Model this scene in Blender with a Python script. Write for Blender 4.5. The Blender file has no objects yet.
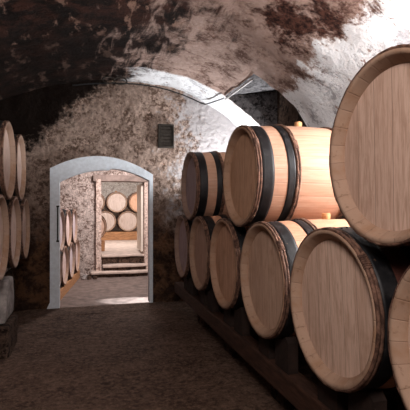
import bpy, bmesh, math, random
from mathutils import Vector, noise, Matrix
random.seed(7)
C = bpy.context.scene.collection
PI = math.pi
H = 1.2                       # eye height: z values of the setting are written relative to the eye

# ------------------------------------------------------------------ materials
class NT:
    def __init__(s, name):
        s.m = bpy.data.materials.new(name); s.m.use_nodes = True
        s.t = s.m.node_tree; s.n = s.t.nodes; s.l = s.t.links
        s.b = s.n['Principled BSDF']
    def new(s, typ, **kw):
        nd = s.n.new(typ)
        for k, v in kw.items():
            if k == 'ins':
                for i, x in v.items():
                    if isinstance(x, bpy.types.NodeSocket): s.l.new(x, nd.inputs[i])
                    else: nd.inputs[i].default_value = x
            else: setattr(nd, k, v)
        return nd
    def math(s, op, a, b=0.0, c=0.0, clamp=False):
        return s.new('ShaderNodeMath', operation=op, use_clamp=clamp, ins={0: a, 1: b, 2: c}).outputs[0]
    def mix(s, f, a, b, bt='MIX'):
        nd = s.new('ShaderNodeMix', data_type='RGBA', blend_type=bt)
        for i, x in ((0, f), (6, a), (7, b)):
            if isinstance(x, bpy.types.NodeSocket): s.l.new(x, nd.inputs[i])
            elif i == 0: nd.inputs[0].default_value = x
            else: nd.inputs[i].default_value = (*x, 1) if len(x) == 3 else x
        return nd.outputs[2]
    def noise(s, vec, scale, detail=4, rough=.55, dist=0):
        nd = s.new('ShaderNodeTexNoise', ins={'Scale': scale, 'Detail': detail, 'Roughness': rough, 'Distortion': dist})
        if vec is not None: s.l.new(vec, nd.inputs['Vector'])
        return nd.outputs[0]
    def ramp(s, f, lo, hi, a=0.0, b=1.0):
        nd = s.new('ShaderNodeMapRange', interpolation_type='SMOOTHSTEP', ins={0: f, 1: lo, 2: hi, 3: a, 4: b})
        return nd.outputs[0]
    def obj(s): return s.new('ShaderNodeTexCoord').outputs['Object']
    def scale(s, vec, sc):
        nd = s.new('ShaderNodeMapping'); s.l.new(vec, nd.inputs[0]); nd.inputs['Scale'].default_value = sc
        return nd.outputs[0]
    def sep(s, vec):
        nd = s.new('ShaderNodeSeparateXYZ'); s.l.new(vec, nd.inputs[0]); return nd.outputs
    def bump(s, h, strength=.5, dist=.01, prev=None):
        nd = s.new('ShaderNodeBump', ins={'Strength': strength, 'Distance': dist, 'Height': h})
        if prev is not None: s.l.new(prev, nd.inputs['Normal'])
        return nd.outputs[0]
    def fin(s, col, rough=.8, nor=None, metal=0.0, spec=.3):
        for k, v in (('Base Color', col), ('Roughness', rough), ('Metallic', metal), ('Specular IOR Level', spec)):
            if isinstance(v, bpy.types.NodeSocket): s.l.new(v, s.b.inputs[k])
            else: s.b.inputs[k].default_value = (*v, 1) if k == 'Base Color' else v
        if nor is not None: s.l.new(nor, s.b.inputs['Normal'])
        return s.m

def mat_staves():
    n = NT('oak_staves'); v = n.obj(); x, y, z = n.sep(v)
    ang = n.math('ARCTAN2', y, z)
    u = n.math('MULTIPLY', ang, 26 / (2 * PI))
    wob = n.math('ADD', u, 13.2)
    cell = n.math('FLOOR', wob); fr = n.math('FRACT', wob)
    edge = n.math('ABSOLUTE', n.math('SUBTRACT', fr, .5))
    line = n.ramp(edge, .455, .5)
    oi = n.new('ShaderNodeObjectInfo')
    wn = n.new('ShaderNodeTexWhiteNoise', noise_dimensions='2D')
    cb = n.new('ShaderNodeCombineXYZ', ins={0: cell, 1: oi.outputs['Random']}); n.l.new(cb.outputs[0], wn.inputs['Vector'])
    g = n.noise(n.scale(v, (3, 60, 60)), 1.6, 5, .6, .3)
    big = n.noise(v, 4, 4, .6)
    col = n.mix(wn.outputs[0], (.66, .44, .335), (.72, .51, .40))
    col = n.mix(n.ramp(g, .35, .7), col, (.60, .365, .26))
    col = n.mix(n.ramp(big, .52, .75, 0, .5), col, (.40, .245, .16))
    col = n.mix(n.math('MULTIPLY', line, .35), col, (.26, .15, .10))
    # spilled wine dried on the bilge
    d = n.math('ABSOLUTE', n.math('ADD', x, .235))
    sn = n.noise(v, 5.5, 3, .5)
    da = n.math('ABSOLUTE', n.math('ADD', ang, 1.30))
    m = n.ramp(n.math('ADD', n.math('ADD', n.math('MULTIPLY', d, 2.0), n.math('MULTIPLY', da, .75)), n.math('MULTIPLY', n.math('SUBTRACT', sn, .5), 1.3)), .74, .69)
    col = n.mix(n.math('MULTIPLY', m, oi.outputs['Alpha']), col, (.085, .032, .026))
    tint = n.mix(1.0, col, oi.outputs['Color'], 'MULTIPLY')
    nb = n.bump(n.math('SUBTRACT', n.math('MULTIPLY', g, .5), n.math('MULTIPLY', line, 1.0)), .5, .003)
    return n.fin(tint, .62, nb)
def mat_head():
    n = NT('oak_head_boards'); v = n.obj(); x, y, z = n.sep(v)
    oi = n.new('ShaderNodeObjectInfo')
    u = n.math('ADD', n.math('MULTIPLY', y, 10.6), n.math('ADD', 20.3, n.math('MULTIPLY', oi.outputs['Random'], .8)))
    cell = n.math('FLOOR', u); fr = n.math('FRACT', u)
    line = n.ramp(n.math('ABSOLUTE', n.math('SUBTRACT', fr, .5)), .475, .5)
    wn = n.new('ShaderNodeTexWhiteNoise', noise_dimensions='2D')
    cb = n.new('ShaderNodeCombineXYZ', ins={0: cell, 1: oi.outputs['Random']}); n.l.new(cb.outputs[0], wn.inputs['Vector'])
    off = n.new('ShaderNodeCombineXYZ', ins={0: 0.0, 1: n.math('MULTIPLY', wn.outputs[0], 7.0), 2: n.math('MULTIPLY', oi.outputs['Random'], 30.0)})
    va = n.new('ShaderNodeVectorMath', operation='ADD'); n.l.new(v, va.inputs[0]); n.l.new(off.outputs[0], va.inputs[1])
    g = n.noise(n.scale(va.outputs[0], (1, 9, .9)), 7, 6, .65, .8)
    f = n.noise(n.scale(va.outputs[0], (1, 60, 2.5)), 4, 4, .6)
    col = n.mix(wn.outputs[0], (.68, .515, .43), (.76, .59, .50))
    col = n.mix(n.ramp(g, .40, .66), col, (.56, .40, .32))
    col = n.mix(n.ramp(f, .45, .75, 0, .38), col, (.34, .235, .17))
    col = n.mix(n.math('MULTIPLY', line, .6), col, (.12, .075, .05))
    dirt = n.noise(va.outputs[0], 6, 5, .6)
    col = n.mix(n.ramp(dirt, .50, .80, 0, .5), col, (.33, .20, .12))
    tint = n.mix(1.0, col, oi.outputs['Color'], 'MULTIPLY')
    nb = n.bump(n.math('SUBTRACT', n.math('MULTIPLY', f, .5), line), .35, .002)
    return n.fin(tint, .7, nb)
def mat_rim():
    n = NT('oak_stave_ends'); v = n.obj(); x, y, z = n.sep(v)
    ang = n.math('ARCTAN2', y, z)
    u = n.math('ADD', n.math('MULTIPLY', ang, 26 / (2 * PI)), 13.2)
    cell = n.math('FLOOR', u)
    line = n.ramp(n.math('ABSOLUTE', n.math('SUBTRACT', n.math('FRACT', u), .5)), .46, .5)
    wn = n.new('ShaderNodeTexWhiteNoise', noise_dimensions='1D'); n.l.new(cell, wn.inputs['W'])
    oi = n.new('ShaderNodeObjectInfo')
    sp = n.noise(v, 38, 5, .7)
    big = n.noise(v, 7, 4, .6)
    col = n.mix(wn.outputs[0], (.355, .24, .175), (.41, .285, .21))
    col = n.mix(n.ramp(big, .45, .7, 0, .75), col, (.30, .165, .09))
    col = n.mix(n.ramp(sp, .56, .72, 0, .7), col, (.17, .10, .06))
    col = n.mix(n.math('MULTIPLY', line, .28), col, (.16, .10, .07))
    tint = n.mix(1.0, col, oi.outputs['Color'], 'MULTIPLY')
    return n.fin(tint, .75, n.bump(n.math('SUBTRACT', sp, line), .5, .003))
def mat_hoopwood():
    n = NT('chestnut_hoop_bark'); v = n.obj()
    a = n.noise(v, 30, 5, .7); b = n.noise(v, 9, 3, .6)
    col = n.mix(n.ramp(a, .35, .65), (.040, .018, .012), (.19, .10, .068))
    col = n.mix(n.ramp(b, .55, .7, 0, .7), col, (.34, .215, .15))
    return n.fin(col, .75, n.bump(a, .8, .006))
def mat_iron():
    n = NT('black_painted_steel'); v = n.obj()
    a = n.noise(v, 14, 5, .65); b = n.noise(v, 60, 2, .6)
    col = n.mix(n.ramp(a, .45, .75), (.005, .005, .006), (.020, .018, .019))
    col = n.mix(n.ramp(b, .68, .78), col, (.10, .055, .035))
    return n.fin(col, n.ramp(a, .3, .7, .42, .62), n.bump(b, .2, .002), 0.0, .3)
def simple(name, c, rough=.7, amp=.35, sc=20, bs=.4, metal=0.0, streak=(1, 1, 1)):
    n = NT(name); v = n.scale(n.obj(), streak)
    a = n.noise(v, sc, 5, .65)
    d = tuple(x * (1 - amp) for x in c); e = tuple(min(1, x * (1 + amp * .6)) for x in c)
    return n.fin(n.mix(n.ramp(a, .3, .7), d, e), rough, n.bump(a, bs, .006), metal)

def mat_vault():
    n = NT('vault_masonry'); v = n.obj(); x, y, z = n.sep(v)
    big = n.noise(v, 1.3, 6, .62, .5); mid = n.noise(v, 4.6, 8, .72, .12); fine = n.noise(v, 28, 6, .75)
    st = n.noise(n.scale(v, (5, 1.2, 5)), 1.6, 5, .6, .6)
    brown = n.mix(n.ramp(mid, .36, .62), (.20, .125, .100), (.42, .30, .255))
    brown = n.mix(n.ramp(fine, .50, .66, 0, .6), brown, (.52, .41, .36))
    brown = n.mix(n.ramp(n.math('ADD', mid, n.math('MULTIPLY', n.math('SUBTRACT', fine, .5), .8)), .45, .38, 0, .6), brown, (.085, .042, .032))
    # deep shade of the left haunch painted in as near-black, with a ragged edge
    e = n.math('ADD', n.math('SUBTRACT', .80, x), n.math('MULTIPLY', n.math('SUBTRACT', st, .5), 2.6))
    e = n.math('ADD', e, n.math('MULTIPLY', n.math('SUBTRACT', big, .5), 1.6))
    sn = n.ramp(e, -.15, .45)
    shade_col = n.mix(n.ramp(mid, .42, .66), (.010, .007, .006), (.065, .026, .018))
    shade_col = n.mix(n.ramp(n.noise(n.scale(v, (2.5, 1, 2.5)), 3.0, 7, .7), .55, .64), shade_col, (.27, .165, .125))
    shade_col = n.mix(n.ramp(n.math('ADD', y, n.math('MULTIPLY', n.math('SUBTRACT', mid, .5), 2.5)), 3.4, 4.4, 0, .75), shade_col, (.008, .005, .004))  # painted shade deepens towards the end wall
    col = n.mix(sn, brown, shade_col)
    # rust-red mould blot high on the right haunch
    dx = n.math('SUBTRACT', x, 1.50); dy = n.math('MULTIPLY', n.math('SUBTRACT', y, 2.92), .75)
    r = n.math('SQRT', n.math('ADD', n.math('MULTIPLY', dx, dx), n.math('MULTIPLY', dy, dy)))
    bl = n.math('ADD', r, n.math('MULTIPLY', n.math('SUBTRACT', mid, .5), 1.5))
    col = n.mix(n.ramp(bl, .30, .10), col, n.mix(n.ramp(fine, .4, .6), (.022, .010, .009), (.11, .048, .034)))
    # whitewash: low on the right side and on the end band
    w = n.math('SUBTRACT', x, n.math('ADD', 1.68, n.math('MULTIPLY', n.math('SUBTRACT', y, 2.4), .14)))
    w = n.math('ADD', w, n.math('MULTIPLY', n.math('SUBTRACT', mid, .5), 1.1))
    w1 = n.ramp(w, -.02, .10)
    w2 = n.ramp(n.math('ADD', y, n.math('MULTIPLY', n.math('SUBTRACT', fine, .5), .12)), 4.86, 4.92)
    w2 = n.math('MULTIPLY', w2, n.ramp(n.math('ADD', x, n.math('MULTIPLY', n.math('SUBTRACT', mid, .5), .9)), .42, .75))  # leftward fade of the whitewash band is light falloff painted in
    ww = n.math('MAXIMUM', w1, w2)
    white = n.mix(n.ramp(mid, .42, .36), (.88, .89, .91), (.58, .58, .61))
    white = n.mix(n.ramp(n.math('ADD', mid, n.math('MULTIPLY', n.math('SUBTRACT', fine, .5), .9)), .455, .40, 0, .6), white, (.36, .355, .38))
    chip = n.ramp(n.noise(n.scale(v, (1, 1.6, 1)), 9, 5, .7), .62, .67)
    white = n.mix(chip, white, (.30, .20, .17))
    col = n.mix(ww, col, white)
    nb = n.bump(mid, .9, .05); nb = n.bump(fine, .6, .012, nb)
    return n.fin(col, .9, nb, spec=.1)
def mat_plaster(name, base, light, dark, dark_tl=False, bs=.9, patch=(.10, .045, .025), low=None):
    n = NT(name); v = n.obj(); x, y, z = n.sep(v)
    big = n.noise(v, 1.7, 5, .6, .4); mid = n.noise(v, 8, 7, .70, .15); fine = n.noise(v, 26, 6, .78)
    vo = n.new('ShaderNodeTexVoronoi', ins={'Scale': 17.0}); n.l.new(v, vo.inputs['Vector'])
    col = n.mix(n.ramp(mid, .35, .65), base, light)
    col = n.mix(n.ramp(fine, .50, .60, 0, .75), col, tuple(min(1, c * 1.55) for c in light))
    col = n.mix(n.ramp(n.math('ADD', mid, n.math('MULTIPLY', n.math('SUBTRACT', fine, .5), 1.3)), .44, .38, 0, .8), col, dark)
    if dark_tl:              # remnants of old limewash towards the right corner
        rw = n.math('ADD', n.math('SUBTRACT', x, 1.15), n.math('MULTIPLY', n.math('SUBTRACT', mid, .5), 2.2))
        col = n.mix(n.ramp(rw, -.1, .25, 0, .85), col, (.50, .48, .49))
    if low is not None:      # lower courses: brown-orange stains, with the shadow at the foot painted in
        e = n.math('ADD', n.math('SUBTRACT', low, z), n.math('MULTIPLY', n.math('SUBTRACT', big, .5), 1.8))
        col = n.mix(n.ramp(e, -.1, .5, 0, .95), col, n.mix(n.ramp(mid, .42, .62), (.035, .018, .012), patch))
    if dark_tl:              # the vault's shade, painted near-black over the upper left shoulder
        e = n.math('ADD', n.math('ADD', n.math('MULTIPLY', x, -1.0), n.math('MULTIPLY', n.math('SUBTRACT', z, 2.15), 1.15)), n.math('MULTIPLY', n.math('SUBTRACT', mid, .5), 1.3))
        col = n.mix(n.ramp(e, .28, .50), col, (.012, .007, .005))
    nb = n.bump(mid, bs, .06); nb = n.bump(fine, bs, .03, nb); nb = n.bump(vo.outputs[0], bs * .5, .012, nb)
    return n.fin(col, .92, nb, spec=.1)
def mat_floor():
    n = NT('trodden_earth'); v = n.obj()
    big = n.noise(v, 1.2, 5, .6, .4); mid = n.noise(v, 6, 6, .65); fine = n.noise(v, 45, 5, .75)
    col = n.mix(n.ramp(big, .35, .65), (.058, .033, .023), (.105, .064, .046))
    col = n.mix(n.ramp(mid, .42, .70, 0, .55), col, (.19, .122, .09))
    col = n.mix(n.ramp(n.noise(n.scale(v, (1, 2.2, 1)), 3.3, 6, .7), .60, .68), col, (.030, .018, .013))
    col = n.mix(n.ramp(fine, .55, .75, 0, .5), col, (.25, .175, .135))
    sp = n.noise(v, 28, 6, .8)
    col = n.mix(n.ramp(sp, .50, .60, 0, .65), col, (.20, .13, .095))
    col = n.mix(n.ramp(sp, .47, .39, 0, .75), col, (.026, .015, .011))
    nb = n.bump(mid, .6, .03); nb = n.bump(fine, .7, .01, nb)
    return n.fin(col, .88, nb, spec=.15)

M = dict(
    staves=mat_staves(), head=mat_head(), rim=mat_rim(), hoopwood=mat_hoopwood(), iron=mat_iron(),
    bung=simple('bung_wood', (.58, .29, .13), .6, .25, 30),
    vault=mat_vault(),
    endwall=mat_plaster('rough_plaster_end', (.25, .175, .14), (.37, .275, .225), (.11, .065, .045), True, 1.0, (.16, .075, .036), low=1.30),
    stone=mat_plaster('lunette_stone', (.10, .094, .098), (.20, .19, .195), (.022, .02, .02)),
    sidewall=mat_plaster('side_wall_plaster', (.60, .56, .53), (.72, .70, .69), (.22, .15, .12)),
    darkwall=mat_plaster('dark_masonry', (.05, .032, .024), (.10, .062, .045), (.015, .01, .008)),  # even dark brown tone for walls, ledges, blocks and risers
    room2=mat_plaster('rubble_wall', (.38, .29, .25), (.60, .50, .46), (.13, .075, .055), False, 1.0),
    pale=mat_plaster('limewashed_wall', (.62, .54, .49), (.74, .67, .62), (.40, .33, .29), False, .5),
    floor=mat_floor(),
    flag=simple('worn_stone', (.27, .205, .18), .8, .35, 7, .6),
    flag2=simple('dark_worn_stone', (.155, .115, .10), .75, .4, 7, .6),
    shadewood=simple('shade_dark_timber', (.028, .015, .011), .85, .5, 12, .7),  # near black to stand in for the shadow under the barrels
    flag3=simple('pale_worn_stone', (.55, .44, .38), .75, .25, 7, .4),
    paint=simple('grey_white_paint', (.76, .83, .90), .55, .10, 25, .25),
    plank=simple('stained_timber', (.060, .027, .017), .7, .5, 12, .7, streak=(4, .6, 4)),
    plank2=simple('warm_timber', (.42, .21, .10), .7, .4, 12, .6, streak=(.6, 4, 4)),
    slot=simple('black_slot', (.01, .01, .01), .6, .2),
    cable=simple('black_cable', (.012, .012, .013), .5, .2),
    zinc=simple('zinc_tube', (.55, .53, .53), .45, .2, 30, .1, .6),
    vent=simple('rusted_iron', (.035, .028, .022), .8, .6, 30, .8),
    block=simple('grey_stone_block', (.30, .27, .26), .9, .5, 9, 1.0),
    door=simple('cream_painted_wood', (.74, .66, .58), .5, .1, 20, .2),
    jamb2=mat_plaster('dressed_stone', (.46, .34, .29), (.62, .49, .43), (.24, .15, .12), False, .6),
)

# ------------------------------------------------------------------ mesh helpers
def link(name, me, mat, parent=None, smooth=False):
    o = bpy.data.objects.new(name, me); C.objects.link(o)
    if mat: me.materials.append(mat)
    if smooth:
        for p in me.polygons: p.use_smooth = True
    if parent: o.parent = parent
    return o
def fin_bm(name, bm, mat, parent=None, smooth=False):
    me = bpy.data.meshes.new(name); bm.normal_update(); bm.to_mesh(me); bm.free()
    return link(name, me, mat, parent, smooth)
def tag(o, label, cat, group=None):
    o['label'] = label; o['category'] = cat
    if group: o['group'] = group
    return o
def struct(o): o['kind'] = 'structure'; return o
def empty(name, loc, rz=0):
    o = bpy.data.objects.new(name, None); C.objects.link(o); o.location = loc; o.rotation_euler = (0, 0, rz); return o
def lathe(bm, prof, n=72, jit=0, seed=0):
    """profile (x, r) revolved about the X axis"""
    rings = []
    for (x, r) in prof:
        ring = []
        for i in range(n):
            a = 2 * PI * i / n
            rr = r; xx = x
            if jit:
                q = Vector((math.cos(a) * 5 + seed, math.sin(a) * 5, x * 20))
                rr += jit * noise.noise(q * 2.1); xx += jit * .8 * noise.noise(q * 1.7 + Vector((9, 9, 9)))
            ring.append(bm.verts.new((xx, rr * math.sin(a), rr * math.cos(a))))
        rings.append(ring)
    for A, B in zip(rings, rings[1:]):
        for i in range(n):
            j = (i + 1) % n
            bm.faces.new((A[i], A[j], B[j], B[i]))
    return rings
def torus_ring(bm, x, r, rad, n=90, k=8, jit=0, seed=0):
    prof = [(x + rad * math.cos(2 * PI * q / k), r + rad * math.sin(2 * PI * q / k)) for q in range(k)]
    rings = lathe(bm, prof, n, jit, seed)
    A, B = rings[-1], rings[0]
    for i in range(n):
        j = (i + 1) % n; bm.faces.new((A[i], A[j], B[j], B[i]))
def box(bm, x0, x1, y0, y1, z0, z1, cuts=0, jit=0, seed=0):
    r = bmesh.ops.create_cube(bm, size=1.0)
    vs = r['verts']
    for v in vs:
        v.co = Vector((x0 + (v.co.x + .5) * (x1 - x0), y0 + (v.co.y + .5) * (y1 - y0), z0 + (v.co.z + .5) * (z1 - z0)))
    return vs
def rough_box(name, x0, x1, y0, y1, z0, z1, mat, jit=.01, bev=.01, parent=None, cuts=5, seed=0):
    bm = bmesh.new(); box(bm, x0, x1, y0, y1, z0, z1)
    if bev: bmesh.ops.bevel(bm, geom=bm.edges[:], offset=bev, segments=2, affect='EDGES', profile=.6)
    L = sorted(bm.edges, key=lambda e: -e.calc_length())
    long_e = [e for e in bm.edges if e.calc_length() > .06]
    if cuts: bmesh.ops.subdivide_edges(bm, edges=long_e, cuts=cuts, use_grid_fill=True)
    if jit:
        for v in bm.verts:
            q = v.co * 4 + Vector((seed, seed * 2, 0))
            v.co += jit * Vector((noise.noise(q), noise.noise(q + Vector((5, 1, 3))), noise.noise(q + Vector((2, 8, 4)))))
    return fin_bm(name, bm, mat, parent, False)
def tube(name, pts, rad, mat, parent=None, k=8):
    cu = bpy.data.curves.new(name, 'CURVE'); cu.dimensions = '3D'; cu.bevel_depth = rad; cu.bevel_resolution = 2
    sp = cu.splines.new('POLY'); sp.points.add(len(pts) - 1)
    for p, q in zip(sp.points, pts): p.co = (*q, 1)
    tmp = bpy.data.objects.new(name, cu); C.objects.link(tmp)
    me = bpy.data.meshes.new_from_object(tmp.evaluated_get(bpy.context.evaluated_depsgraph_get()))
    bpy.data.objects.remove(tmp)
    return link(name, me, mat, parent, True)
def grid(name, nu, nv, f, mat, keep=None, parent=None, smooth=True):
    vs = [f(i / nu, j / nv) for i in range(nu + 1) for j in range(nv + 1)]
    fs = []
    for i in range(nu):
        for j in range(nv):
            if keep and not keep((i + .5) / nu, (j + .5) / nv): continue
            a = i * (nv + 1) + j
            fs.append((a, a + 1, a + nv + 2, a + nv + 1))
    me = bpy.data.meshes.new(name); me.from_pydata([tuple(v) for v in vs], [], fs)
    return link(name, me, mat, parent, smooth)
def lump(p, amp, sc=1.0):
    p = Vector(p) * sc
    return amp * (noise.noise(p * 1.7) + .5 * noise.noise(p * 4.1 + Vector((3, 1, 7))) + .28 * noise.noise(p * 10 + Vector((5, 5, 1))))

# ------------------------------------------------------------------ the first cellar
YB, YE = -3.0, 5.45
XL, XR, ZS = -1.8, 2.3, .711
HY0, HY1, HX = 3.95, 4.88, 1.61
def vault_pt(s):
    """s 0..1 from the left springing over the crown to the right wall"""
    if s < .5:
        a = PI - (s / .5) * PI / 2
        x, z = .6 + 2.4 * math.cos(a), .1 + 1.48 * math.sin(a)
        nx, nz = math.cos(a) / 2.4, math.sin(a) / 1.48
    else:
        amax = math.asin(1.7 / 2.1)
        a = (s - .5) / .5 * amax
        x, z = .6 + 2.1 * math.sin(a), -.52 + 2.1 * math.cos(a)
        nx, nz = math.sin(a), math.cos(a)
    l = math.hypot(nx, nz)
    return x, z, nx / l, nz / l
def vault_surf(s, y):
    x, z, nx, nz = vault_pt(s)
    d = lump((x, y, z), .035)
    return Vector((x - nx * d, y, z - nz * d + H))
S_HX = .5 + .5 * math.asin((HX - .6) / 2.1) / math.asin(1.7 / 2.1)
# strips along y so that the lunette edges fall on vertices
ys = []
for a, b, k in ((YB, HY0, 110), (HY0, HY1, 20), (HY1, YE + .06, 14)):
    ys += [a + (b - a) * i / k for i in range(k)]
ys.append(YE + .06)
ss = [S_HX * i / 74 for i in range(74)] + [S_HX + (1 - S_HX) * i / 26 for i in range(27)]
bm = bmesh.new()
G = [[bm.verts.new(vault_surf(s, y)) for s in ss] for y in ys]
for i in range(len(ys) - 1):
    for j in range(len(ss) - 1):
        ym = (ys[i] + ys[i + 1]) / 2
        if HY0 < ym < HY1 and j >= 74: continue
        bm.faces.new((G[i][j], G[i][j + 1], G[i + 1][j + 1], G[i + 1][j]))
for v in [v for v in bm.verts if not v.link_faces]: bm.verts.remove(v)
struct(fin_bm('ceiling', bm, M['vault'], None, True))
# lunette cut into the right haunch
def lun_side(name, y):
    def f(u, v):
        s = S_HX + (1 - S_HX) * u
        p = vault_surf(s, y)
        top = 1.323 + H + .12 * u
        q = Vector((p.x, y + lump((p.x, v, y), .02) * v * (1 - v) * 4, p.z + (top - p.z) * v))
        return q
    return struct(grid(name, 26, 14, f, M['stone']))
lun_side('wall_lunette_far', HY1); lun_side('wall_lunette_near', HY0)
struct(grid('ceiling_lunette', 12, 20, lambda u, v: (lambda y, p: Vector((p.x + (XR - p.x) * u, y, p.z + (1.323 + H + .12 * (XR - HX) / (XR - HX) - p.z) * u)))(HY0 + (HY1 - HY0) * v, vault_surf(S_HX, HY0 + (HY1 - HY0) * v)), M['stone']))
struct(grid('wall_right', 170, 36, lambda u, v: (lambda y, z: Vector((XR - lump((XR, y, z), .03) * min(1, (ZS - z) / .3 if z < ZS else 0), y, z + H)))(YB + (YE + .1 - YB) * u, -1.6 + (ZS + 1.6) * v), M['sidewall']))
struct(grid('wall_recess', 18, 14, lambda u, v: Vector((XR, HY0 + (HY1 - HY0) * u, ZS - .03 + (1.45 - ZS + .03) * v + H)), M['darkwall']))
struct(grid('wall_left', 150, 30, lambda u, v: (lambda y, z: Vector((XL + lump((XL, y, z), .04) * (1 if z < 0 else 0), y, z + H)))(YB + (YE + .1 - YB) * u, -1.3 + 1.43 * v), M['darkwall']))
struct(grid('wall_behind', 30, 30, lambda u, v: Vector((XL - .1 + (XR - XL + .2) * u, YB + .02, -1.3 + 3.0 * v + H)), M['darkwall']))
struct(grid('floor', 110, 200, lambda u, v: (lambda x, y: Vector((x, y, H - 1.2 + lump((x, y, 0), .010, 1.3) - .004 - .022 * max(0, min(1, y - 4.1)))))(XL - .05 + (XR - XL + .1) * u, YB + (YE - .04 - YB) * v), M['floor']))

# end wall with its arched opening
OX0, OX1 = -.355, .79           # masonry opening
def open_top(x):
    t = (x - .19) / .62
    return .40 + .17 * (1 - t * t)
def vault_z(x):
    if x < .6: return .1 + 1.48 * math.sqrt(max(0, 1 - ((x - .6) / 2.4) ** 2))
    return -.52 + math.sqrt(max(0, 4.41 - (x - .6) ** 2))
def endw(name, x0, x1, zlo, nu, nv):
    def f(u, v):
        x = x0 + (x1 - x0) * u
        lo, hi = zlo(x), max(vault_z(min(max(x, XL), XR)), ZS if x > 2 else .1) + .08
        z = lo + (hi - lo) * v
        e = min(1, max(abs(x - (OX0 if x < .2 else OX1)), max(0, z - open_top(x)) if OX0 < x < OX1 else 9) / .12) if z < .7 else 1
        return Vector((x, YE - (lump((x, YE, z), .028) + .009 * noise.noise(Vector((x, 2, z)) * 22)) * e, z + H))
    return f, nu, nv
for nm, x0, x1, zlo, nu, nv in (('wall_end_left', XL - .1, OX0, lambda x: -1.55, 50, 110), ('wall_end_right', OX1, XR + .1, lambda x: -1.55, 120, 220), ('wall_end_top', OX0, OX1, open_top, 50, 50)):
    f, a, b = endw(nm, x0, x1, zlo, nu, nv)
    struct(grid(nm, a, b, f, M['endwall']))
# reveal of the opening (thickness of the wall)
YI = 6.15
prof = [(OX0, -1.5 + (open_top(OX0) + 1.5) * i / 20) for i in range(20)] + [(OX0 + (OX1 - OX0) * i / 24, open_top(OX0 + (OX1 - OX0) * i / 24)) for i in range(24)] + [(OX1, open_top(OX1) - (open_top(OX1) + 1.5) * i / 20) for i in range(21)]
def reveal(u, v):
    k = min(int(round(u * (len(prof) - 1))), len(prof) - 1)
    x, z = prof[k]
    c = Vector((.2, 0, -.3)); d = Vector((x, 0, z)) - c; w = 1 + .22 * v
    return Vector((c.x + d.x * w, YE + (YI - YE) * v, max(-1.52, c.z + d.z * w) + H))
struct(grid('wall_reveal', len(prof) - 1, 8, reveal, M['room2'], smooth=False))

# white arched door lining
d1 = struct(empty('door_1', (.19, YE - .04, 0)))
fx0, fx1, fi0, fi1 = -.405, .823, -.297, .779
def outer(x): t = (x - .212) / .612; return .43 - .045 * (x - .2) + .185 * (1 - t * t)
def inner(x): t = (x - .25) / .53; return .305 + .02 * (x > .3) + .145 * (1 - t * t)
def plate(name, pts_front, y0, y1):
    bm = bmesh.new()
    A = [bm.verts.new((x - .19, y0 - (YE - .04), z + H)) for x, z in pts_front]
    B = [bm.verts.new((x - .19, y1 - (YE - .04), z + H)) for x, z in pts_front]
    bm.faces.new(A); bm.faces.new(B[::-1])
    for i in range(len(A)):
        j = (i + 1) % len(A); bm.faces.new((A[j], A[i], B[i], B[j]))
    bmesh.ops.recalc_face_normals(bm, faces=bm.faces[:])
    bmesh.ops.triangulate(bm, faces=[f for f in bm.faces if len(f.verts) > 4])
    return fin_bm(name, bm, M['paint'], d1)
y0, y1 = YE - .07, YE + .07
plate('jamb', [(fx0, -1.14), (fx0 - .035, -1.215), (fi0, -1.215), (fi0, inner(fi0)), (fi0, outer(fi0)), (fx0, outer(fx0))], y0, y1)
plate('jamb', [(fi1, -1.215), (fx1, -1.215), (fx1, outer(fx1)), (fi1, outer(fi1)), (fi1, inner(fi1))], y0, y1)
N = 30
xs = [fi0 + (fi1 - fi0) * i / N for i in range(N + 1)]
plate('arch_head', [(x, outer(x)) for x in xs] + [(x, inner(x)) for x in xs[::-1]], y0, y1)
bm = bmesh.new(); box(bm, -.325 - .19, -.31 - .19, -.04, -.025, H - .42, H - .01)
for z in (H - .425, H - .01): box(bm, -.332 - .19, -.30 - .19, -.042, -.025, z, z + .02)
s_ = fin_bm('lock_slot', bm, M['slot'], d1); s_['label'] = 'black vertical slot in the white jamb'
struct(rough_box('threshold', -.66, .98, YE - .42, YE - .02, H - 1.5, H - 1.219, M['floor'], .003, .008, seed=3)).name = 'trim_1'

# small blackened iron vent set in the end wall
v = empty('wall_vent', (.997, YE - .01, .752 + H))
tag(v, 'small square blackened iron vent plate set in the rough end wall', 'vent')
bm = bmesh.new()
for a in ((-.10, -.085, 0, .30), (.085, .10, 0, .30), (-.085, .085, 0, .018), (-.085, .085, .282, .30)):
    box(bm, a[0], a[1], -.045, .02, a[2], a[3])
fin_bm('vent_frame', bm, M['vent'], v)
bm = bmesh.new(); box(bm, -.085, .085, -.02, .02, .018, .282)
for i in range(6): box(bm, -.082, .082, -.032, -.02, .035 + i * .042, .052 + i * .042)
fin_bm('vent_plate', bm, M['vent'], v)

# cable along the foot of the vault, up the zinc tube at the lunette
def on_vault_edge(x, y, off=.03):
    return (x, y, vault_z(x) + H - off)
xs_ = [-.15, 0, .15, .3, .45, .6, .75, .9, 1.05, 1.2, 1.34, 1.44]
pts = [on_vault_edge(x, YE - .05, .045) for x in xs_] + [on_vault_edge(1.50, YE - .10, .05), on_vault_edge(1.53, YE - .25, .05), on_vault_edge(1.55, YE - .42, .055), on_vault_edge(1.585, HY1 - .03, .045)]
tag(tube('power_cable', pts, .008, M['cable']), 'thin black cable running along the top edge of the end wall', 'cable')
e0, e1 = vault_surf(S_HX, HY1 - .02), vault_surf(S_HX, HY0 + .03)
tag(tube('conduit_tube', [(e0.x + .0, e0.y, e0.z - .045), (e1.x, e1.y, e1.z - .045)], .011, M['zinc']), 'straight zinc conduit tube on the edge of the vault recess', 'conduit')
rg = tag(empty('hanging_ring', (.42, YE - .02, vault_z(.42) + H - .11)), 'pair of rusty iron loops pinned at the crown of the end wall', 'ring')
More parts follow.
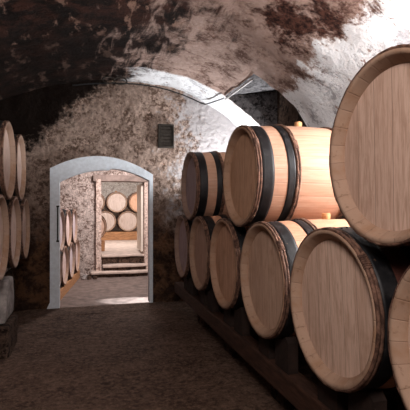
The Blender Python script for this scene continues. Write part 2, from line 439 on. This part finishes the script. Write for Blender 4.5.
for nm, dx, rr in (('iron_loop', -.06, .055), ('iron_loop', .08, .06)):
    tube(nm, [(dx + rr * 1.3 * math.cos(t * PI / 10), -.05, .04 + rr * .7 * math.sin(t * PI / 10)) for t in range(21)], .009, M['vent'], rg)
rg.location = (.33, YE - .12, vault_z(.33) + H - .085)

# ------------------------------------------------------------------ the second cellar (lower floor) and the third
F2, F3, W2 = -1.5, -1.07, 9.6
struct(grid('floor_lower', 60, 60, lambda u, v: (lambda x, y: Vector((x, y, F2 + H + lump((x, y, 3), .012))))(-1.8 + 4.4 * u, YE - .1 + (W2 - YE + .2) * v), M['flag2']))
X20, X21, C2 = -1.75, 2.5, 1.35
struct(grid('ceiling_lower', 30, 30, lambda u, v: Vector((X20 + (X21 - X20) * u, YI - .02 + (W2 - YI + .1) * v, C2 + H + lump((u * 4, v * 3, 1), .04))), M['room2']))
struct(grid('wall_lower_left', 40, 30, lambda u, v: Vector((-1.62 + .12 * u * 3 + lump((u * 4, v * 3, 5), .03), YI - .02 + (W2 - YI + .1) * u, F2 - .05 + (C2 - F2 + .1) * v + H)), M['room2']))
struct(grid('wall_lower_right', 40, 30, lambda u, v: Vector((X21 + lump((u * 4, v * 3, 7), .03), YI - .02 + (W2 - YI + .1) * u, F2 - .05 + (C2 - F2 + .1) * v + H)), M['room2']))
# the back of the end wall, around the reveal
for nm, a, b, c, d in (('wall_lower_near_left', X20, -.53, F2 - .05, C2 + .05), ('wall_lower_near_right', .92, X21 + .05, F2 - .05, C2 + .05), ('wall_lower_near_top', -.53, .92, .72, C2 + .05)):
    struct(grid(nm, 4, 4, lambda u, v, a=a, b=b, c=c, d=d: Vector((a + (b - a) * u, YI, c + (d - c) * v + H)), M['room2']))
# far wall of the lower cellar with its doorway
DX0, DX1, DT, DB = .30, 1.31, .56, -1.30
def farw(nm, x0, x1, z0, z1, nu, nv):
    def f(u, v):
        x, z = x0 + (x1 - x0) * u, z0 + (z1 - z0) * v
        return Vector((x, W2 - lump((x, 3, z), .035), z + H))
    struct(grid(nm, nu, nv, f, M['room2']))
farw('wall_lower_far_left', X20, DX0, F2 - .05, C2 + .05, 70, 90); farw('wall_lower_far_right', DX1, X21 + .05, F2 - .05, C2 + .05, 50, 90)
farw('wall_lower_far_top', DX0, DX1, DT, C2 + .05, 40, 30); farw('wall_lower_far_sill', DX0, DX1, F2 - .05, DB, 30, 14)
d2 = struct(empty('door_2', (.8, W2 - .03, F2 + H)))
def dbox(nm, x0, x1, y0, y1, z0, z1, mat, jit=.006, seed=0):
    o = rough_box(nm, x0 - .8, x1 - .8, y0 - (W2 - .03), y1 - (W2 - .03), z0 - F2, z1 - F2, mat, jit, .008, d2, 6, seed); return o
dbox('jamb', DX0 - .08, DX0 + .035, W2 - .09, W2 + .34, F2 + .02, DT + .03, M['jamb2'], .012, 1)
dbox('jamb', DX1 - .04, DX1 + .05, W2 - .06, W2 + .34, F2 + .02, DT + .03, M['jamb2'], .010, 2)
dbox('lintel', DX0 - .13, DX1 + .07, W2 - .09, W2 + .34, DT - .01, DT + .13, M['flag'], .012, 4)
df = dbox('door_leaf', DX1 - .095, DX1 - .05, W2 + .10, W2 + .9, F3 + .05, DT - .05, M['door'], 0, 5); df['label'] = 'cream painted door leaf standing open'
# steps up
for k, (x0, x1, ya, z0, z1) in enumerate(((.12, 1.42, 9.20, F2 - .03, -1.385), (.36, 1.30, 9.38, -1.40, -1.27), (.34, 1.30, 9.60, -1.28, F3))):
    yb = 10.0 if k == 2 else W2 + .05
    st_ = struct(rough_box('trim_%d' % (3 + k), x0, x1, ya, yb, z1 - .045 + H, z1 + H, M['flag3'], .014, .012, seed=20 + k))
    r_ = rough_box('riser', x0 + .02, x1 - .02, ya + .04, yb, z0 + H, z1 - .04 + H, M['darkwall'], .018, .01, seed=30 + k, parent=st_)
    r_['label'] = 'dark rough riser under the pale worn tread'
# third cellar
struct(grid('floor_upper', 20, 30, lambda u, v: Vector((-1.4 + 4.6 * u, 9.95 + 5.6 * v, F3 + H + lump((u * 4, v * 5, 2), .01))), M['flag3']))
X30, X31, Y3, C3 = -.75, 2.7, 15.3, 1.25
struct(grid('wall_upper_left', 30, 30, lambda u, v: Vector((X30 + lump((u * 5, v * 3, 1), .03), 9.93 + (Y3 - 9.9) * u, F3 - .05 + (C3 - F3 + .1) * v + H)), M['pale']))
struct(grid('wall_upper_right', 30, 30, lambda u, v: Vector((X31 + lump((u * 5, v * 3, 2), .03), 9.93 + (Y3 - 9.9) * u, F3 - .05 + (C3 - F3 + .1) * v + H)), M['pale']))
struct(grid('wall_upper_far', 30, 30, lambda u, v: Vector((X30 - .05 + (X31 - X30 + .1) * u, Y3 + lump((u * 5, v * 3, 3), .03), F3 - .05 + (C3 - F3 + .1) * v + H)), M['pale']))
def c3(u, v):
    a = PI * u; x = (X30 + X31) / 2 - math.cos(a) * (X31 - X30 + .06) / 2
    return Vector((x, 9.93 + (Y3 - 9.85) * v, .35 + .95 * math.sin(a) + H))
struct(grid('ceiling_upper', 30, 30, c3, M['pale']))
for nm, a, b, c, d in (('wall_upper_near_left', X30, DX0, F3 - .4, C3 + .1), ('wall_upper_near_right', DX1, X31, F3 - .4, C3 + .1), ('wall_upper_near_top', DX0, DX1, DT, C3 + .1)):
    struct(grid(nm, 3, 3, lambda u, v, a=a, b=b, c=c, d=d: Vector((a + (b - a) * u, 9.93, c + (d - c) * v + H)), M['pale']))

# ------------------------------------------------------------------ barrels
HL, RE, RB = .43, .318, .340
def rad(x): return RB - (RB - RE) * (abs(x) / HL) ** 2
def make_barrel():
    root = empty('wine_barrel', (0, 0, 0))
    base = []
    def add(name, bm, mat, smooth=True, parent=root):
        o = fin_bm(name, bm, mat, parent, smooth)
        if parent is root: o.location = (0, 0, RB)
        return o
    bm = bmesh.new()
    lathe(bm, [(-HL + 2 * HL * i / 36, rad(-HL + 2 * HL * i / 36)) for i in range(37)], 104)
    add('staves', bm, M['staves'])
    for sg in (-1, 1):
        bm = bmesh.new()
        prof = [(HL, RE), (HL + .002, RE - .004), (HL + .002, RE - .014), (HL - .005, RE - .018), (HL - .036, RE - .040), (HL - .055, RE - .042)]
        lathe(bm, [(x * sg, r) for x, r in prof], 104)
        bmesh.ops.recalc_face_normals(bm, faces=bm.faces[:])
        o = add('chime', bm, M['rim'], True); o['label'] = 'ring of bevelled stave ends'
        bm = bmesh.new()
        r = bmesh.ops.create_circle(bm, cap_ends=True, segments=80, radius=RE - .037)
        for v_ in bm.verts: v_.co = Vector((sg * (HL - .040), v_.co.x, v_.co.y))
        ext = bmesh.ops.extrude_face_region(bm, geom=bm.faces[:])
        for v_ in [g for g in ext['geom'] if isinstance(g, bmesh.types.BMVert)]: v_.co.x -= sg * .014
        bmesh.ops.recalc_face_normals(bm, faces=bm.faces[:])
        add('barrel_head', bm, M['head'], False)
        # flat steel hoops
        for a, b in ((.325, .398), (.190, .240)):
            bm = bmesh.new(); k = 5
            xs = [a + (b - a) * i / k for i in range(k + 1)]
            prof = [(sg * xs[0], rad(xs[0]) - .001)] + [(sg * x, rad(x) + .0035) for x in xs] + [(sg * xs[-1], rad(xs[-1]) - .001)]
            lathe(bm, prof, 96)
            bmesh.ops.recalc_face_normals(bm, faces=bm.faces[:])
            h = add('steel_hoop', bm, M['iron'])
            h['label'] = 'black painted steel hoop'
            bm = bmesh.new()
            for q in range(2):
                xm = sg * (a + (b - a) * (.33 + .34 * q))
                vs = bmesh.ops.create_uvsphere(bm, u_segments=8, v_segments=6, radius=.0055)['verts']
                for v_ in vs:
                    v_.co = Vector((v_.co.x + xm, v_.co.y - .03, v_.co.z * .6 + rad(xm) + .003))
            add('rivet', bm, M['iron'], True, h)
        # split chestnut hoops, bark outside
        for q, x in enumerate((.4225, .4075, .181, .166)):
            bm = bmesh.new()
            torus_ring(bm, sg * x, rad(x) + .0028, .0080, 110, 8, .0026, q * 7 + sg)
            o = add('wooden_hoop', bm, M['hoopwood'])
            if q in (0, 2):
                bm = bmesh.new()
                for w in range(7):
                    t = .80 + w * .028 + q * .06
                    prof = []
                    for kk in range(12):
                        a_ = 2 * PI * kk / 12
                        prof.append((sg * (x - .0075) + .019 * math.cos(a_), rad(x) + .003 + .0115 * math.sin(a_)))
                    ra = []
                    for dt in (-.011, 0, .011):
                        bump_ = .003 if dt == 0 else 0
                        ra.append([bm.verts.new((px_, (pr + bump_) * math.sin(-t + dt), (pr + bump_) * math.cos(-t + dt))) for px_, pr in prof])
                    for A, B in zip(ra, ra[1:]):
                        for i in range(12):
                            j = (i + 1) % 12; bm.faces.new((A[i], A[j], B[j], B[i]))
                    bm.faces.new(ra[0]); bm.faces.new(ra[-1][::-1])
                bmesh.ops.recalc_face_normals(bm, faces=bm.faces[:])
                fin_bm('wicker_binding', bm, M['hoopwood'], o, True)
    bm = bmesh.new()
    prof = [(-.004, .024), (.020, .026), (.034, .024), (.037, .019)]
    n = 20; rings = []
    for z, r in prof: rings.append([bm.verts.new((r * math.cos(2 * PI * i / n), r * math.sin(2 * PI * i / n), RB + z)) for i in range(n)])
    for A, B in zip(rings, rings[1:]):
        for i in range(n): bm.faces.new((A[i], A[(i + 1) % n], B[(i + 1) % n], B[i]))
    bm.faces.new(rings[-1]); bm.faces.new(rings[0][::-1])
    o = add('bung', bm, M['bung'], False); o['label'] = 'turned wooden bung in the bung hole'
    return root
def kids(o): return [c for c in C.objects if c.parent is o]
PROTO = make_barrel(); PROTO_KIDS = [(c, kids(c)) for c in kids(PROTO)]
first = [True]
def barrel(x, y, zc, rz, label, group, headc=(1, 1, 1), bodyc=(1, 1, 1), stain=0.0, roll=0.0, simple_=False, bw=None):
    """x, y: centre of the barrel; zc: height of its axis"""
    if first[0]:
        r = PROTO; pairs = PROTO_KIDS; first[0] = False
    else:
        r = PROTO.copy(); C.objects.link(r); pairs = []
        for c, gs in PROTO_KIDS:
            d = c.copy(); C.objects.link(d); d.parent = r
            g2 = []
            for g in gs:
                e = g.copy(); C.objects.link(e); e.parent = d; g2.append(e)
            pairs.append((d, g2))
    r.location = (x, y, zc + H - RB); r.rotation_euler = (0, 0, rz)
    tag(r, label, 'barrel', group)
    rr = random.Random(hash(label) & 0xffff) if False else random.Random(len(label) * 31 + int((x + 20) * 97 + y * 53 + zc * 11))
    for d, g2 in pairs:
        nm = d.name.split('.')[0]
        d.rotation_euler = (0, 0, 0)
        if nm == 'barrel_head': d.color = (*headc, 1); d.rotation_euler = (roll + rr.uniform(-.06, .06), 0, 0)
        elif nm == 'chime': d.color = (*[(a + 1) / 2 for a in headc], 1)
        elif nm == 'staves': d.color = (*bodyc, stain)
        elif nm == 'wooden_hoop': d.rotation_euler = (rr.uniform(-.12, .15), 0, 0)
    return r

GR, GL, G2, G3 = 'barrels stacked along the right side', 'barrels stacked along the left side', 'barrels stacked beyond the white doorway', 'barrels in the farthest cellar'
ZL_, ZU_ = -.416, .195
YL = [1.57 + .70 * (k - 1) for k in range(6)]
XRB = .959 + HL
lower = [
    ('pale oak barrel cut off by the right edge at the bottom corner', (.90, .82, .76), 0),
    ('large wine-stained oak barrel at bottom right, under the biggest upper barrel', (.96, .88, .82), 1.0),
    ('lower oak barrel with a wide black hoop, directly left of the wine-stained barrel', (.82, .71, .62), .0),
    ('narrow-looking orange-brown barrel head under the left side of the bunged upper barrel', (.84, .64, .50), .0),
    ('lower barrel with brown head, second from the end wall in the right row', (.74, .62, .56), 0),
    ('lilac-grey headed lower barrel closest to the end wall in the right row', (.64, .63, .78), 0)]
for k, (lb, hc, st) in enumerate(lower):
    barrel(XRB, YL[k], ZL_, 0, lb, GR, hc, (.82, .66, .55), st, -.05)
for y, lb, hc, ro in ((1.22, 'biggest barrel of the photo, top row, its pale head cut by the right edge', (.82, .74, .69), -.02),
                      (2.62, 'upper barrel with bare peach oak body and upright bung against the white wall', (.80, .62, .47), .05),
                      (4.02, 'small upper barrel with lilac-grey head, nearest the end wall, banded in black and oak', (.62, .62, .78), 0)):
    barrel(XRB, y, ZU_, 0, lb, GR, hc, (.70, .62, .56), 0, ro)
XLB = -.61 - HL
for y, zc, lb in ((3.55, -.235, 'lower left barrel cut off by the left edge of the photo'),
                  (4.25, -.235, 'middle one of the three lower left barrels, above the grey stone block'),
                  (4.95, -.235, 'lower left barrel next to the end wall and white door frame'),
                  (3.90, .385, 'upper left barrel at the very left edge of the photo'),
                  (4.60, .385, 'upper left barrel nearer the end wall')):
    barrel(XLB, y, zc, PI, lb, GL, (.92, .92, .95), (.75, .7, .68))
r2 = [(-.40, 6.83, -.99, 'lower barrel half hidden behind the white door jamb'), (-.318, 7.55, -.99, 'second lower barrel seen through the white doorway'),
      (-.23, 8.26, -.99, 'third lower barrel seen through the white doorway, with pinkish head'), (-.145, 8.98, -.99, 'last lower barrel by the debris beside the stone steps'),
      (-.36, 7.19, -.385, 'upper barrel next to the white jamb, seen through the doorway'), (-.275, 7.9, -.385, 'middle of the three upper barrels beyond the white doorway'), (-.188, 8.62, -.385, 'farthest upper barrel in the row beyond the white doorway')]
for k, (hx, y, zc, lb) in enumerate(r2):
    a = -.12
    barrel(hx - HL * math.cos(a), y - HL * math.sin(a) , zc, PI + a, lb, G2, (.84, .94, 1.2) if k % 2 == 0 else (.95, .97, 1.1), (.75, .82, 1.05))
r3 = [(-.08, -.475, 'lower far barrel hidden mostly by the left stone jamb'), (.62, -.475, 'lower far barrel at the left, on the timber beam'), (1.32, -.475, 'lower far barrel at the right with full round head, on the timber beam'),
      (.27, .13, 'upper far barrel at the left, mostly behind the door jamb'), (.97, .13, 'upper middle far barrel with full round head'), (1.67, .13, 'upper far barrel at the right with orange tinted head')]
for x, zc, lb in r3:
    barrel(x, 13.85 + HL, zc, PI / 2, lb, G3, (1.1, .86, .70) if x > 1.5 else (.86, .92, .98))
barrel(.15, 10.22 + HL, -.475, PI / 2, 'barrel just inside the inner doorway, only its curved right edge showing', G3, (1.0, .9, .85))

# ------------------------------------------------------------------ rails, wedges, stones under the barrels
RT = -.895
def rail(name, x0, x1, y0, y1, z0, z1, mat, label, seed, group=None, rz=0):
    o = rough_box(name, x0, x1, y0, y1, z0 + H, z1 + H, mat, .010, .012, None, 8, seed)
    tag(o, label, 'beam', group); return o
rail('barrel_rail', 1.02, 1.115, .2, 5.0, RT - .13, RT, M['plank'], 'long dark timber rail under the front of the right barrel row', 1)
o = rough_box('stone_plinth', 1.66, 1.80, .2, 5.0, -.01, RT - .004 + H, M['darkwall'], .006, .012, None, 12, 2); tag(o, 'unseen stone ledge added under the right barrel row to block stray light', 'ledge')  # rear rail made solid to the floor to block uplight spill under the barrels
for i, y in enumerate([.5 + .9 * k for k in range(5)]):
    o = rough_box('support_block', 1.13, 1.62, y, y + .22, -.01, H + RT - .145, M['block'], .012, .015, None, 4, 40 + i); o.data.materials[0] = M['darkwall']  # dark masonry colour stands in for the shadow beneath the rails
    tag(o, 'stone block in the dark under the right barrel rails', 'stone block', 'stone blocks under the right rails')
def wedge(x, y, zax, r_at, ztop, side):
    """chock touching the barrel belly; origin on the rail"""
    bm = bmesh.new(); w = .06
    # profile in (dy, z): rises outward against the round barrel
    pr = []
    for dy in (.04, .09, .14, .17):
        pr.append((dy * side, zax - math.sqrt(r_at ** 2 - dy ** 2) - .007 - ztop))
    pts = [(.04 * side, 0)] + pr + [(.20 * side, pr[-1][1] - .03), (.20 * side, 0)]
    A = [bm.verts.new((-w / 2, a, b)) for a, b in pts]; B = [bm.verts.new((w / 2, a, b)) for a, b in pts]
    bm.faces.new(A); bm.faces.new(B[::-1])
    for i in range(len(A)):
        j = (i + 1) % len(A); bm.faces.new((A[j], A[i], B[i], B[j]))
    bmesh.ops.recalc_face_normals(bm, faces=bm.faces[:])
    o = fin_bm('wooden_wedge', bm, M['shadewood']); o.location = (x, y, ztop + H)
    return o
for k, y in enumerate(YL):
    for x in (1.068, 1.71):
        for sd in (-1, 1):
            tag(wedge(x, y, ZL_, rad(x - XRB), RT, sd), 'dark wooden wedge chocking a lower barrel on the right rail', 'wedge', 'wedges on the right rails')
# left plinth: two rough low walls of stone
tag(rough_box('stone_plinth', -1.0, -.785, 2.6, 5.36, -.01, H - .72, M['darkwall'], .03, .03, None, 10, 60), 'low dark stone ledge carrying the left barrel row', 'ledge')
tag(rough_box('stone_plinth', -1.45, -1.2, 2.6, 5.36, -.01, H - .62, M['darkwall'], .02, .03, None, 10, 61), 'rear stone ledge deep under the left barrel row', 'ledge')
for k, y in enumerate((3.55, 4.25, 4.95)):
    for sd in (-1, 1):
        o = wedge(-.815, y, -.235, rad(.19), -.68, sd); o.data.materials[0] = M['block']
        o.name = 'stone_chock'; tag(o, 'small stone chock under a lower left barrel', 'chock', 'stone chocks under the left barrels')
for i, (x0, x1, y0, y1, z1) in enumerate(((-.76, -.60, 3.78, 4.06, -.60),)):
    o = rough_box('stone_block', x0, x1, y0, y1, H - .93, H + z1, M['block'], .02, .03, None, 6, 70 + i)
    for v_ in o.data.vertices:           # broken, leaning front face
        if v_.co.y < 3.9: v_.co.y -= (.6 - v_.co.z) * .35
    b2 = rough_box('stone_block', x0 + .01, x1 + .02, y0 - .12, y1 + .05, -.01, H - .955, M['darkwall'], .012, .02, None, 6, 77)
    tag(b2, 'dark stone block on the floor under the grey propped block', 'stone block')
    tag(o, 'upright grey stone block propped beneath the lower left barrels', 'stone block')
# room 2 rail, skewed with the row
for k, (dx, lb) in enumerate(((-.10, 'orange-brown timber rail under the barrels beyond the white doorway'), (-.66, 'rear timber rail behind the doorway barrels'))):
    o = rough_box('barrel_rail', -.05, .05, 0, 3.0, 0, (.168, .150)[k], M['plank2'], .004, .008, None, 6, 80 + k)
    o.location = (-.42 + dx, 6.40, F2 + H); o.rotation_euler = (0, 0, -.12)
    tag(o, lb, 'beam')
# room 3 beams
o = rough_box('timber_beam', -.45, 2.3, 13.78, 13.98, F3 + H, F3 + H + .258, M['plank2'], .006, .01, None, 8, 90); tag(o, 'warm brown timber beam under the farthest barrels', 'beam')
o = rough_box('timber_beam', -.45, 2.3, 14.5, 14.66, F3 + H, F3 + H + .250, M['plank2'], .006, .01, None, 8, 91); tag(o, 'rear timber beam behind the farthest barrels', 'beam')
o = rough_box('timber_beam', -.20, .45, 10.5, 10.78, F3 + H, F3 + H + .244, M['plank2'], .003, .01, None, 4, 92); tag(o, 'timber bearer under the barrel just inside the inner doorway', 'beam')
# debris at the foot of the inner steps
for i in range(9):
    bm = bmesh.new(); bmesh.ops.create_icosphere(bm, subdivisions=2, radius=1)
    s = random.uniform(.04, .058)
    for v_ in bm.verts:
        v_.co *= s * (1 + .45 * noise.noise(v_.co * 1.6 + Vector((i * 3, 0, 0)))); v_.co.z *= .7
    mz = min(v_.co.z for v_ in bm.verts)
    for v_ in bm.verts: v_.co.z -= mz
    o = fin_bm('rubble_stone', bm, M['block' if i % 3 == 0 else 'darkwall'])
    o.location = (-.02 + (i % 3) * .11 + random.uniform(-.02, .02), 9.08 + (i // 3) * .14, F2 + H - .005)
    tag(o, 'dark rubble stone lying left of the inner steps', 'stone', 'rubble stones beside the inner steps')

# ------------------------------------------------------------------ lights
def light(name, typ, loc, power, col=(1, 1, 1), size=.2, to=None, **kw):
    l = bpy.data.lights.new(name, typ); l.energy = power; l.color = col
    if typ == 'AREA':
        l.shape = 'DISK'; l.size = size
    else: l.shadow_soft_size = size
    for k, v_ in kw.items(): setattr(l, k, v_)
    o = bpy.data.objects.new(name, l); C.objects.link(o); o.location = loc
    if to is not None: o.rotation_euler = (Vector(to) - Vector(loc)).to_track_quat('-Z', 'Y').to_euler()
    return o
light('uplight_right', 'POINT', (2.08, 1.60, H + .60), 150, (1, .97, .96), .08)
light('uplight_end', 'SPOT', (2.0, 5.0, H + .10), 150, (.97, .98, 1), .06, (1.05, 5.22, H + 1.55), spot_size=2.1, spot_blend=.5)
light('lamp_aisle', 'AREA', (-.18, .05, H + 1.02), 36, (1, .89, .84), .6, (.5, 3.0, H - .2))
light('lamp_over_aisle', 'AREA', (.5, -1.0, H + 1.25), 16, (1, .88, .82), .8, (.5, 2.6, H - .3))
light('lamp_lower', 'AREA', (1.0, 8.0, H + 1.25), 95, (1, .92, .90), .6, (.5, 8.6, H - 1.5))
light('lamp_lower_floor', 'SPOT', (2.2, 6.45, H - .85), 1500, (.9, .95, 1), .02, (.95, 6.80, H + F2), spot_size=.34, spot_blend=.3)
light('lamp_upper', 'AREA', (1.0, 11.8, H + 1.15), 95, (1, .95, .92), 1.0, (.9, 13.0, H - .6))

# ------------------------------------------------------------------ world, camera, view
w = bpy.data.worlds.new('world'); bpy.context.scene.world = w; w.use_nodes = True
w.node_tree.nodes['Background'].inputs[0].default_value = (.02, .018, .016, 1)
w.node_tree.nodes['Background'].inputs[1].default_value = .2
cam = bpy.data.cameras.new('camera'); co = bpy.data.objects.new('camera', cam); C.objects.link(co)
co.location = (0, 0, H); co.rotation_euler = (PI / 2, 0, -.273)
cam.sensor_width = 36; cam.lens = 427.46 / 410 * 36; cam.shift_y = 1.4 / 410; cam.clip_start = .02
sc = bpy.context.scene; sc.camera = co
sc.view_settings.view_transform = 'Standard'; sc.view_settings.look = 'None'
sc.view_settings.exposure = 0.0; sc.view_settings.gamma = 1.0; sc.view_settings.use_curve_mapping = False
sc.cycles.max_bounces = 6; sc.cycles.diffuse_bounces = 4
try: sc.cycles.use_denoising = True
except Exception: pass
